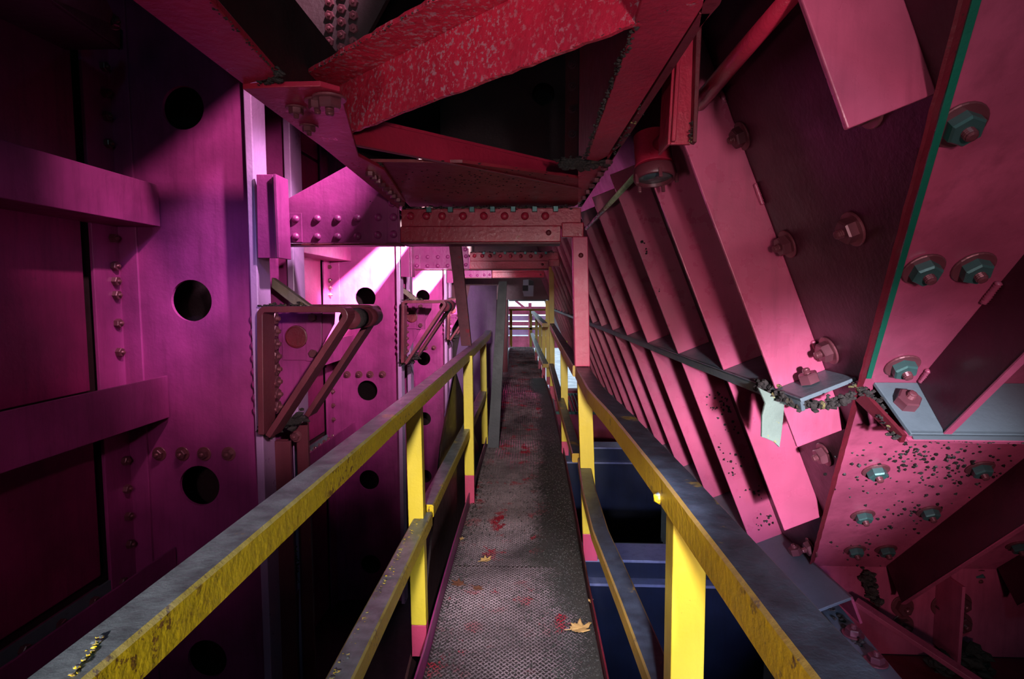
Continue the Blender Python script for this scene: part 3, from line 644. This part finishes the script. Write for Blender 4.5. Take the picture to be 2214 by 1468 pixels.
# collar under the front skin
cb = corner(TB)
yc = cb.y
col = MB(); zt = cb.z
MB().box(cb.x-.02, 2.6, yc, yc+.02, zt-.42, zt).build('collar_plate', M['crimson'], hp)
MB().box(P(2025,1300,Y=yc).x-.008, P(2025,1300,Y=yc).x+.006, yc-.16, yc, zt-.36, zt-.005).build('collar_stiffener', M['crimson'], hp, bev=.002)
MB().box(cb.x-.1, 2.6, yc-.2, yc, zt-.44, zt-.425).build('collar_flange', M['darkred'], hp)
MB().prism([V((cb.x-.02,yc,zt)), V((cb.x-.02,yc,zt-.42)), V((cb.x-.3,14,zt-.42)), V((cb.x-.3,14,zt))], (.015,0,0)).build('collar_plate', M['skin'], hp)
a = P(1858,1312,Y=yc-.1); b = P(2110,1480,Y=yc-.35)
MB().bar(P(1850,1300,Y=2.5), P(2120,1478,Y=2.2), .05, .02).build('collar_edge_bar', M['crimson'], hp, bev=.002)
for px, py in ((1950,1310),(1950,1350),(2075,1303),(2076,1346),(2074,1405),(2036,1310)): bolt(hp, P(px, py, Y=yc), (0,-1,0), 1.15)
crust([P(1875,1240,Y=yc-.02), P(1890,1300,Y=yc-.02)], .03, 90, 'grime', hp, 'soil')
crust([P(2030,1440,Y=yc-.1), P(2110,1420,Y=yc-.1), P(2120,1460,Y=yc-.1)], .05, 160, 'grime', hp, 'soil')
# bolts on both skins and ledges
for px, py in ((1606,293),(1704,527),(1846,494),(1880,232),(1794,757),(1784,982),(1796,886),(1756,1183),(1440+2,800)):
    bolt(hp, P(px, py, pl=PL1), n1, 1.0, teal=False)
for px, py in ((2075,268),(1995,580),(2103,576),(1950,789),(1893,1016),(2118,1010),(1865,1112),(2008,1104),(1848,1187),(1915,1186),(1845,1247),(2110,1238),(2200,1178)):
    bolt(hp, P(px, py, pl=PL2), n2, 1.0, teal=py < 1300)
pr1 = (S1(2,0,0), -s1); pr2 = (S2(1,0,0), -s2)
bolt(hp, P(1752,826,pl=pr1), -s1, .95, washer=False); bolt(hp, P(1957,872,pl=pr2), -s2, 1.0, washer=False)
bolt(hp, P(1722,1196,pl=(S1(3,tl,0), -s1)), -s1, 1.0, washer=False)
# rust pits
mb = MB()
for cx_, cy_, sx_, sy_, n_ in ((1990,1000,80,32,150),(2110,1005,60,30,60),(1990,1115,45,25,45),(1880,1030,35,40,20),(1870,1190,35,30,30),(2170,1130,30,25,25)):
    for i in range(n_):
        px, py = random.gauss(cx_, sx_), random.gauss(cy_, sy_)
        q = P(px, py, pl=PL2)
        if q.z > CN.z-.09 or py < 955: continue
        xl = corner((q-corner(0)).dot(s1)).x
        if q.x < 1.0: continue
        mb.blob(q, random.uniform(.003, .008), .4)
mb.build('rust_pits', M['pit'], hp, kind='stuff')
mb = MB()
for i in range(150):
    t = random.uniform(.25, 1.0); q = S1(2.868, t, random.uniform(.02, RW-.02)+0)
    if noise.noise(q*9) > 0: mb.blob(q, random.uniform(.003, .007), .4)
for i in range(60):
    q = S1(2.868, random.uniform(-.75, -.3), random.uniform(.08, RW-.01))
    if noise.noise(q*9) > .05: mb.blob(q, random.uniform(.003, .008), .4)
mb.build('rust_pits', M['pit'], hp, kind='stuff')
# pale green rod standing in for a bright slit of light
MB().tube([P(1268,494,Y=3.8), P(1376,378,Y=2.25)], .012, 10).build('light_slit', M['green'], label='thin pale green rod standing for a bright slit of light beside the nearest cross beam', cat='pipe', smooth=True)
# ------------------------------------------------------------------ hanging channel, pipe and lamp housing
r = thing('hanging_channel', 'short red channel hanging vertically beside the round lamp housing', 'steel channel', P(1475, 315, Y=1.6))
Y = 1.60
MB().prism([P(x, y, Y=Y) for x, y in ((1462,100),(1504,30),(1494,312),(1450,312))], (0,.012,0)).build('web', M['redflat'], r, bev=.002)
MB().prism([P(1462,100,Y=Y), P(1450,312,Y=Y), P(1450,312,Y=Y)+V((-.008,0,0)), P(1462,100,Y=Y)+V((-.008,0,0))], (0,.12,0)).build('flange', M['redflat'], r, bev=.002)
MB().prism([P(1500,36,Y=Y), P(1512,38,Y=Y), P(1500,314,Y=Y), P(1492,312,Y=Y)], (0,-.03,0)).build('flange', M['darkred'], r, bev=.002)
MB().prism([P(1462,98,Y=Y), P(1470,98,Y=Y), P(1458,308,Y=Y), P(1449,308,Y=Y)], (0,-.018,0)).build('flange', M['redflat'], r, bev=.002)
crust([P(1496,262,Y=Y-.02), P(1492,312,Y=Y-.02)], .006, 30, 'rust_crust', r)
MB().tube([P(1512,222,Y=1.68), P(1600,118,Y=1.38), P(1725,-25,Y=1.08)], [.0235,.0205,.017], 20).build('steel_pipe', M['redflat'], label='round maroon pipe slanting up to the top right from the hanging channel', cat='pipe', smooth=True)
r = thing('lamp_housing', 'round red lamp housing facing down with clips around its rim', 'lamp', P(1413, 400, Y=2.1))
cx_ = P(1413, 345, Y=2.12); sc = 2.12/1230
ax = V((.05,-.22,-1)).normalized(); u0 = cx_-ax*55*sc
def ring_lathe(prof, name, mat, smooth=True):
    mb = MB(); mb.lathe(prof, 32); q = ax.to_track_quat('Z', 'Y'); mb.v = [u0+(q @ p) for p in mb.v]; return mb.build(name, mat, r, smooth=smooth, bev=.001)
ring_lathe([(.03,0),(38*sc,2*sc),(38*sc,62*sc),(40*sc,66*sc),(40*sc,70*sc),(33*sc,70*sc)], 'body', M['redflat'])
ring_lathe([(36*sc,74*sc),(43*sc,76*sc),(44*sc,94*sc),(42*sc,100*sc),(37*sc,100*sc),(36*sc,90*sc)], 'rim', M['brown2'])
ring_lathe([(.002,88*sc),(37*sc,90*sc),(37*sc,93*sc),(.002,96*sc)], 'lens', M['glass'])
q = ax.to_track_quat('Z', 'Y')
for k in range(5):
    an = 2*math.pi*k/5+.5; p = u0+q @ V((43*sc*math.cos(an), 43*sc*math.sin(an), 92*sc)); MB().bar(p, p+ax*.035, .010, .012, up=(1,0,0)).build('clip', M['brown2'], r, bev=.002)
MB().tube([P(1420,318,Y=2.1), P(1440,300,Y=2.0), P(1456,285,Y=1.85)], .026, 16).build('arm', M['redflat'], r, smooth=True)
# ------------------------------------------------------------------ WALKWAY
RE = [(0.2,.300),(2.5,.285),(2.9,.277),(4.0,.280),(5.8,.270),(8.4,.231),(10.5,.153),(14,.0),(17.4,-.12)]
LE = [(0.2,-.47),(2.37,-.470),(2.74,-.484),(3.48,-.498),(4.88,-.51),(5.8,-.518),(9.9,-.66),(15,-.74),(17.4,-.78)]
def itp(tab, y):
    for (a, va), (b, vb) in zip(tab, tab[1:]):
        if y <= b: return va+(vb-va)*max(0, (y-a)/(b-a))
    return tab[-1][1]
fl = thing('floor', 'narrow walkway of dirty reddish tread plates between yellow rails', None, (0, 8, -.012), kind='structure')
br = [.2, 3.24, 6.2, 9.2, 13.0, 17.4]
for k, (a, b) in enumerate(zip(br, br[1:])):
    n = 12; yy = [a+.002+(b-a-.004)*i/n for i in range(n+1)]
    pts = [(itp(LE,y), y, 0) for y in yy]+[(itp(RE,y), y, 0) for y in reversed(yy)]
    z0 = .0 if k % 2 == 0 else -.004
    pl = MB().prism([V(p)+V((0,0,z0)) for p in pts], (0,0,-.010)).build('tread_plate', M['deck'], fl)
    if a < 17:
        mb = MB(); pit = .026; y = max(a+.01, 1.9); row = 0
        if a > 9: pit = .032
        while y < b-.01:
            x = itp(LE,y)+.01+(row % 2)*pit/2; s_ = 1 if row % 2 else -1
            while x < itp(RE,y)-.01:
                u = V((.0105, .0105*s_, 0)); v = V((-.0032*s_, .0032, 0)); c_ = V((x, y, z0)); h_ = V((0,0,.0050))
                mb.add([c_-u, c_+v, c_+u, c_-v, c_-u*.6+h_, c_+u*.6+h_], [(0,1,4),(1,2,5,4),(2,3,5),(3,0,4,5)])
                x += pit
            y += pit*.52; row += 1
        mb.build('tread_lugs', M['lug'], pl, kind='stuff')
# soil drift along the right edge
so = MB(); nx, ny = 40, 420; ys_ = [1.6+i*.022 for i in range(ny)]; vs = []; fs = []
for y in ys_:
    for i in range(nx):
        xr = itp(RE,y)-.004; xl = xr-.46; x = xl+(xr-xl)*i/(nx-1); t = i/(nx-1)
        edge = .48+.28*noise.noise(V((y*.8, 3, 0)))+.10*noise.noise(V((y*4, x*4, 0)))+(.20 if y < 2.75 else 0)
        h = (t-edge)*.020; h = min(h, .008)+.004*noise.noise(V((x*45, y*45, 1)))+.0025*noise.noise(V((x*110, y*110, 1)))
        vs.append((x, y, max(h, -.0075)))
for j in range(ny-1):
    for i in range(nx-1): fs.append((j*nx+i, j*nx+i+1, (j+1)*nx+i+1, (j+1)*nx+i))
so.add(vs, fs).build('soil_drift', M['soil'], fl, smooth=True, kind='stuff')
mb = MB()
for i in range(5200):
    y = 1.7+abs(random.gauss(0, 2.6))
    if random.random() < .72: x = itp(RE,y)-abs(random.gauss(0, .16))-.008
    elif random.random() < .6: x = itp(LE,y)+abs(random.gauss(0, .06))+.008
    else: x = random.uniform(itp(LE,y), itp(RE,y))
    if not itp(LE,y) < x < itp(RE,y): continue
    mb.blob((x, y, .006+random.random()*.006), random.uniform(.0015, .0055), .4, (1,1,.7))
mb.build('loose_grit', M['grit'], fl, kind='stuff')
# kick plates
def kick(tab, off, label, mat, ymax, h=.085):
    ys_ = [.2+i*.35 for i in range(int((ymax-.2)/.35)+1)]; secs = []
    for y in ys_:
        x = itp(tab,y)+off; j = .003*noise.noise(V((y*3, off, 0)))
        secs.append([V((x-.004,y,-.05)), V((x+.004,y,-.05)), V((x+.004,y,h+j)), V((x-.004,y,h+j))])
    return MB().path(secs).build('kick_plate', mat, label=label, cat='edge strip')
kick(LE, -.006, 'magenta upright edge strip along the left side of the walkway', M['magenta'], 17)
kick(RE, .006, 'dark red upright edge strip along the right side of the walkway', M['darkred'], 17, .06)
# ------------------------------------------------------------------ handrails
ZR, ZM = 1.17, .55
def railbar(path, z, wd, h, name, mat, parent, side):
    secs = []
    n = 0
    pts = []
    for (y0, x0), (y1, x1) in zip(path, path[1:]):
        k = max(1, int((y1-y0)/.12)); pts += [(y0+(y1-y0)*i/k, x0+(x1-x0)*i/k) for i in range(k)]
    pts.append(path[-1])
    for y, x in pts:
        j = .0012*noise.noise(V((y*9, x, z))); xo = x+side*wd; a_, b_ = min(x, xo), max(x, xo); zz = z+j; c = .006
        secs.append([V((a_+c,y,zz-h)), V((b_-c,y,zz-h)), V((b_,y,zz-h+c)), V((b_,y,zz-c)), V((b_-c,y,zz)), V((a_+c,y,zz)), V((a_,y,zz-c)), V((a_,y,zz-h+c))])
    return MB().path(secs).build(name, mat, parent)
def post(parent, pb_, pt_, wd, dp, mat=None, basez=.30, base=True, zmin=-.06):
    """pb_, pt_: bottom and top centre of the front face"""
    mat = mat or M['yellow_post']
    pb_, pt_ = V(pb_), V(pt_)
    def at(z): return pb_.lerp(pt_, (z-pb_.z)/(pt_.z-pb_.z))
    def seg(z0, z1):
        a, b = at(z0), at(z1); q = [V((-wd/2,0,0)), V((wd/2,0,0)), V((wd/2,dp,0)), V((-wd/2,dp,0))]
        return MB().hexa([a+x for x in q], [b+x for x in q])
    zb = basez if base else pb_.z
    o = seg(zb, pt_.z).build('post', mat, parent, bev=.003)
    if base: seg(pb_.z, zb).build('post_base', M['pink'], parent, bev=.003, label='pink painted foot of a post')
    return o
r = thing('left_handrail', 'yellow handrail on the left side of the walkway, grey with grime on top', 'handrail', (-.53, 3.5, -.06))
railbar([(.05,-.505),(1.0,-.503),(2.6,-.500),(4.6,-.500),(6.2,-.515),(6.85,-.545)], ZR, .072, .068, 'top_rail', M['yellow'], r, -1)
railbar([(.05,-.500),(1.0,-.500),(2.66,-.500)], ZM, .078, .070, 'mid_rail', M['yellow'], r, -1)
railbar([(2.68,-.498),(4.3,-.503),(6.2,-.53)], ZM+.03, .075, .068, 'mid_rail', M['yellow'], r, -1)
def colpost(parent, pxb, pxt, pyt, Y, wd, **kw):
    b = P(pxb[0], pxb[1], Y=Y); t = P(pxt, pyt, Y=Y); t.z = ZR-.03 if 1.0 < t.z < 1.25 else t.z; return post(parent, (b.x, Y, b.z), (t.x, Y, t.z), wd, .055, **kw)
colpost(r, (907,1420), 893, 915, 2.58, .072, basez=P(905,1352,Y=2.58).z)
colpost(r, (1016,1105), 1011, 780, 4.25, .072, basez=P(1015,1028,Y=4.25).z)
colpost(r, (1048,960), 1044, 742, 5.95, .066, base=False)
for y in (): inst('rivet', me_dome['redflat'], r, (-.500, y, ZR-.035), (1,0,0), .35)
bp = P(907,1080,Y=2.5)
crust([(-.510, .55, ZR+.001), (-.545, .66, ZR+.001)], .005, 60, 'paint_blisters', r, 'yellow', flat=.5)
mb = MB()
for i in range(150):
    y = random.uniform(1.0, 2.6); mb.blob((-.565+abs(random.gauss(0,.012)), y, ZM+.001), random.uniform(.002, .006), .4, (1,1,.4))
mb.build('paint_blisters', M['yellow'], r, kind='stuff')
r = thing('right_handrail', 'yellow handrail on the right side of the walkway with dark blue grime on top', 'handrail', (.32, 3.5, -.06))
railbar([(.05,.318),(.6,.315),(1.34,.297),(2.0,.272),(2.6,.236),(3.42,.235)], ZR, .082, .075, 'top_rail', M['ochre'], r, 1)
railbar([(3.46,.222),(5.2,.205),(8.5,.195)], ZR, .075, .07, 'top_rail', M['ochre'], r, 1)
railbar([(1.15,.330),(1.9,.290),(2.5,.252),(3.0,.25),(3.62,.27)], ZM, .075, .06, 'mid_rail', M['ochre'], r, 1)
railbar([(.05,.37),(1.15,.330)], ZM, .075, .06, 'mid_rail', M['ochre'], r, 1)
railbar([(3.65,.235),(5.5,.21),(8.5,.19)], ZM+.02, .07, .06, 'mid_rail', M['ochre'], r, 1)
b = P(1495,1250,Y=1.30); post(r, (b.x,1.30,-.1), (P(1495,1150,Y=1.3).x-.003,1.30,ZR-.07), .078, .075, base=False)
colpost(r, (1277,1213), 1263, 830, 3.40, .085, basez=P(1277,1155,Y=3.4).z)
colpost(r, (1222,985), 1219, 760, 5.65, .070, basez=P(1222,955,Y=5.65).z)
colpost(r, (1195,862), 1192, 565, 8.8, .075, basez=P(1195,835,Y=8.8).z)
colpost(r, (1186,832), 1184, 650, 10.1, .075, basez=P(1186,815,Y=10.1).z)
MB().blob(P(1425,1077,X=.297), .016, .05).build('bolt_head', M['yellow'], r, smooth=True)
# upper pink column on the second right post
r = thing('portal_post', 'pink square post rising from the right handrail to the nearest cross beam', 'steel post', P(1258, 790, Y=3.4))
b, t = P(1259,792,Y=3.395), P(1254,512,Y=3.395)
MB().hexa([V((b.x-.045,3.38,b.z)), V((b.x+.045,3.38,b.z)), V((b.x+.045,3.47,b.z)), V((b.x-.045,3.47,b.z))], [V((t.x-.045,3.38,t.z)), V((t.x+.045,3.38,t.z)), V((t.x+.045,3.47,t.z)), V((t.x-.045,3.47,t.z))]).build('shaft', M['pinkshaft'] if 'pinkshaft' in M else M['pink'], r, bev=.005)
inst('rivet', me_dome['darkred'], r, P(1256,552,Y=3.38), (0,-1,0), .5)
r = thing('portal_post', 'slanting maroon post from the left handrail up to the nearest cross beam', 'steel post', P(1010, 745, Y=4.25))
b, t = P(1008,748,Y=4.25), P(983,528,Y=3.55)
q = [V((-.038,0,0)), V((.038,0,0)), V((.038,.05,0)), V((-.038,.05,0))]
MB().hexa([b+x for x in q], [t+x for x in q]).build('shaft', M['chip'] if 'chip' in M else M['brown2'], r, bev=.004)
# far rails inside and beyond the doorway
r = thing('far_handrail', 'bent yellow handrail on the right side beyond the low doorway', 'handrail', (.1, 12, 0))
railbar([(8.62,.088),(10.2,.03),(14.9,-.14)], ZR, .09, .06, 'top_rail', M['ochre'], r, 1)
railbar([(8.62,.10),(11.0,.0),(15.6,-.16)], ZM, .09, .06, 'mid_rail', M['ochre'], r, 1)
for px, Yp in ((1160,13.8),(1168,12.2),(1176,10.9)):
    x = P(px, 700, Y=Yp).x; post(r, (x, Yp, -.06), (x, Yp, ZR-.05), .07, .05, basez=.2)
r = thing('end_handrail', 'yellow handrail crossing the far end of the walkway in bright light', 'handrail', (-.3, 17.4, 0))
B(-.84, .4, 17.4, 17.46, ZR-.06, ZR).build('top_rail', M['yellow'], r); B(-.84, .4, 17.4, 17.46, .53, .59).build('mid_rail', M['yellow'], r)
for x in (-.78, -.17): B(x-.04, x+.04, 17.4, 17.47, 0, ZR-.05).build('post', M['yellow'], r)
# ------------------------------------------------------------------ plates left of the deck
MB().prism([P(x, y, Y=5.85) for x, y in ((1078,608),(1096,608),(1078,980),(1053,978))], (0,.02,0)).build('leaning_plate', M['greysteel'] if 'greysteel' in M else M['brown'], label='tall dark grey plate leaning at the left edge of the walkway', cat='steel plate', bev=.002)
MB().prism([P(x, y, Y=7.3) for x, y in ((1016,617),(1074,617),(1068,900),(960,900))], (0,.02,0)).build('shield_plate', M['violet'] if 'violet' in M else M['magenta'], label='purple upright plate behind the end of the left handrail', cat='steel plate', bev=.002)
MB().prism([P(x, y, X=-.60) for x, y in ((985,800),(1015,900),(1040,985),(1008,1085),(950,1275),(905,1468),(880,1468),(922,1287),(938,1128),(955,960))], (-.012,0,0)).build('skirt_plate', M['brown'], label='dark brown skirt plate below the left handrail', cat='steel plate')
# ------------------------------------------------------------------ end wall with low doorway
YD = 12.0
r = thing('door_1', 'low doorway at the end of the walkway with dark steel jambs', None, (-.3, YD, 0), kind='structure')
xd0, xd1 = P(1099,700,Y=YD).x, P(1180,700,Y=YD).x
hz = P(1140,648,Y=YD).z
B(-2.4, P(1188,600,Y=YD).x, YD, YD+.06, hz, ZT).build('header', M['brown2'], r)
B(xd0-.16, xd0, YD-.3, YD+.06, -.3, hz).build('jamb', M['darkred'], r)
B(-2.4, xd0-.16, YD, YD+.05, -2, hz).build('side_panel', M['black'], r)
B(P(1188,600,Y=YD).x, 1.3, YD, YD+.06, P(1220,580,Y=YD).z+.02, ZT).build('header', M['darkred'], r)
B(P(1188,600,Y=YD).x, .75, YD-.03, YD+.03, P(1220,655,Y=YD).z, P(1220,648,Y=YD).z).build('header_edge', M['slate'], r)
B(P(1100,650,Y=YD).x, xd1, YD-.02, YD+.02, hz-.03, hz).build('header_edge', M['slate'], r)
# checkered target
r = thing('survey_target', 'black and white checkered target sign on the header above the doorway', 'sign', P(1142,641,Y=YD-.02))
Yt = YD-.02
MB().prism([P(x, y, Y=Yt) for x, y in ((1131,605),(1144,604),(1154,608),(1153,641),(1133,641),(1130,630))], (0,.006,0)).build('panel', M['white'], r)
MB().prism([P(x, y, Y=Yt-.003) for x, y in ((1143,604),(1154,608),(1154,617),(1143,617))], (0,.003,0)).build('black_square', M['ink'], r)
MB().prism([P(x, y, Y=Yt-.003) for x, y in ((1130,617),(1142,617),(1142,629),(1130,629))], (0,.003,0)).build('black_square', M['ink'], r)
# structure beyond the doorway
r = thing('far_gantry', 'sunlit pink steel gantry beyond the end of the walkway', 'gantry', (0, 22, ZB))
z = lambda py: P(1140, py, Y=22).z
for a_, b_, mt in ((663,680,0),(683,693,1),(696,704,0),(707,724,1),(727,752,0)):
    B(-2.2, 1.0, 22, 22.2, z(b_), z(a_)).build('girder_panel', M['crimson'] if mt == 0 else M['lilac'], r, bev=.01)
for x in (-1.3, -.25, .55): B(x-.06, x+.06, 21.9, 22, ZB, z(655)).build('upright', M['crimson'], r)
MB().bar((-.8, 21.8, z(650)), (.1, 21.8, z(690)), .08, .08).build('diagonal', M['crimson'], r)
# ------------------------------------------------------------------ cross girders below the walkway
def girder(Y, x1, label, zt=-.30, m1='lav', m2='navy'):
    r = thing('cross_girder', label, 'steel girder', (0, Y, zt-1.2), 'cross girders under the walkway')
    B(-.42, x1, Y-.14, Y+.14, zt-.02, zt).build('top_flange', M[m1], r, bev=.003)
    B(-.42, x1, Y-.01, Y+.01, zt-1.2, zt-.02).build('web', M[m2], r)
    B(-.42, x1, Y-.10, Y-.01, zt-.22, zt-.20).build('web_stiffener', M[m1], r)
    B(-.42, x1, Y-.14, Y+.14, zt-1.22, zt-1.2).build('bottom_flange', M[m2], r)
girder(3.99+.13, 1.7, 'nearest blue grey cross girder in the pit right of the walkway')
girder(7.15, 1.6, 'second blue grey cross girder in the pit, beyond the bright yellow post')
girder(10.3, 1.5, 'pink cross girder farthest down the pit', zt=-.12, m1='pink', m2='pink')
# grating beyond
r = thing('floor_grating', 'small bar grating in front of the bright gap at the right', 'grating', (.7, 9.0, -.2))
for i in range(14): B(.28+.06*i, .29+.06*i, 8.3, 9.9, -.16, -.12).build('bar', M['nutteal'], r)
B(.28, 1.1, 8.3, 8.32, -.16, -.12).build('bar', M['nutteal'], r); B(.28, 1.1, 9.88, 9.9, -.16, -.12).build('bar', M['nutteal'], r)
# maintenance angle beside the hopper foot
r = thing('lower_angle', 'grimy angle with bolts lying beside the foot of the hopper', 'steel angle', P(1850, 1340, Z=.18))
a, b = P(1790,1310,Y=2.35), P(1925,1475,Y=1.9)
d = (b-a).normalized()
MB().bar(a, b+d*.3, .09, .012).build('top_leg', M['slate'], r, bev=.002)
MB().bar(a+V((.045,0,-.04)), b+d*.3+V((.045,0,-.04)), .012, .08).build('side_leg', M['crimson'], r, bev=.002)
for t in (.45, .8): bolt(r, a.lerp(b, t)+V((0,0,.006)), (0,0,1), .9)
crust([a, a.lerp(b, .7)], .02, 60, 'grime', r, 'soil')
# ------------------------------------------------------------------ leaves
def leaf(px, py, size, rot, mat, label, curl=.25, cat='leaf', z=.012):
    c = P(px, py, Z=z); lob = []
    N = 72
    for k in range(N):
        t = 2*math.pi*k/N; a = (t+math.pi) % (2*math.pi)-math.pi
        f = .52
        for ang, ln, wd in ((0,1.0,.62),(.95,.88,.55),(-.95,.88,.55),(1.95,.66,.55),(-1.95,.66,.55)):
            f = max(f, ln*max(0, 1-abs(a-ang)/wd)**.7)
        f *= 1+.10*math.sin(t*13); lob.append((math.cos(t)*f, math.sin(t)*f))
    vs = [V((0,0,0))]; rings = 5; cr, sr = math.cos(rot), math.sin(rot)
    for j in range(1, rings+1):
        for x, y in lob:
            x, y = x*j/rings, y*j/rings
            zz = curl*(abs(y)*.5+.6*x*x)+.10*math.sin(x*9+y*5)*(x*x+y*y)
            vs.append(V((x, y, zz)))
    vs = [c+V(((x*cr-y*sr)*size, (x*sr+y*cr)*size, zz*size)) for x, y, zz in vs]
    fs = [(0, 1+k, 1+(k+1) % N) for k in range(N)]
    for j in range(rings-1):
        for k in range(N): fs.append((1+j*N+k, 1+(j+1)*N+k, 1+(j+1)*N+(k+1) % N, 1+j*N+(k+1) % N))
    r = thing('fallen_leaf', label, cat, c)
    o = MB().add(vs, fs).build('blade', mat, r, smooth=True); s_ = o.modifiers.new('thick', 'SOLIDIFY'); s_.thickness = .0012
    st = [c+V(((x*cr)*size, (x*sr)*size, .25*size*abs(x)*.4+.002)) for x in (0,-.3,-.6,-.95)]
    MB().tube(st, .0018, 6).build('stem', mat, r)
leaf(1250, 1360, .072, .35, M['leaf'], 'tan maple leaf against the right edge strip of the walkway, largest of the leaves', .35, z=.022)
leaf(1048, 1212, .048, .6, M['leaf'], 'yellow maple leaf lying on the middle of the walkway', .5)
leaf(992, 1262, .052, 2.6, M['leafb'], 'dark brown leaf near the left edge of the walkway', .2)
leaf(1032, 1272, .042, -.6, M['leafb'], 'reddish brown leaf just right of the dark brown one', .3)
leaf(998, 1166, .022, 1.4, M['leaf'], 'tiny yellow leaf standing against the left edge strip', .6, z=.03)
leaf(1277, 1300, .020, 1.4, M['leaf'], 'small curled leaf upright against the right edge strip above the large leaf', .6, z=.03)
bpy.context.view_layer.update()
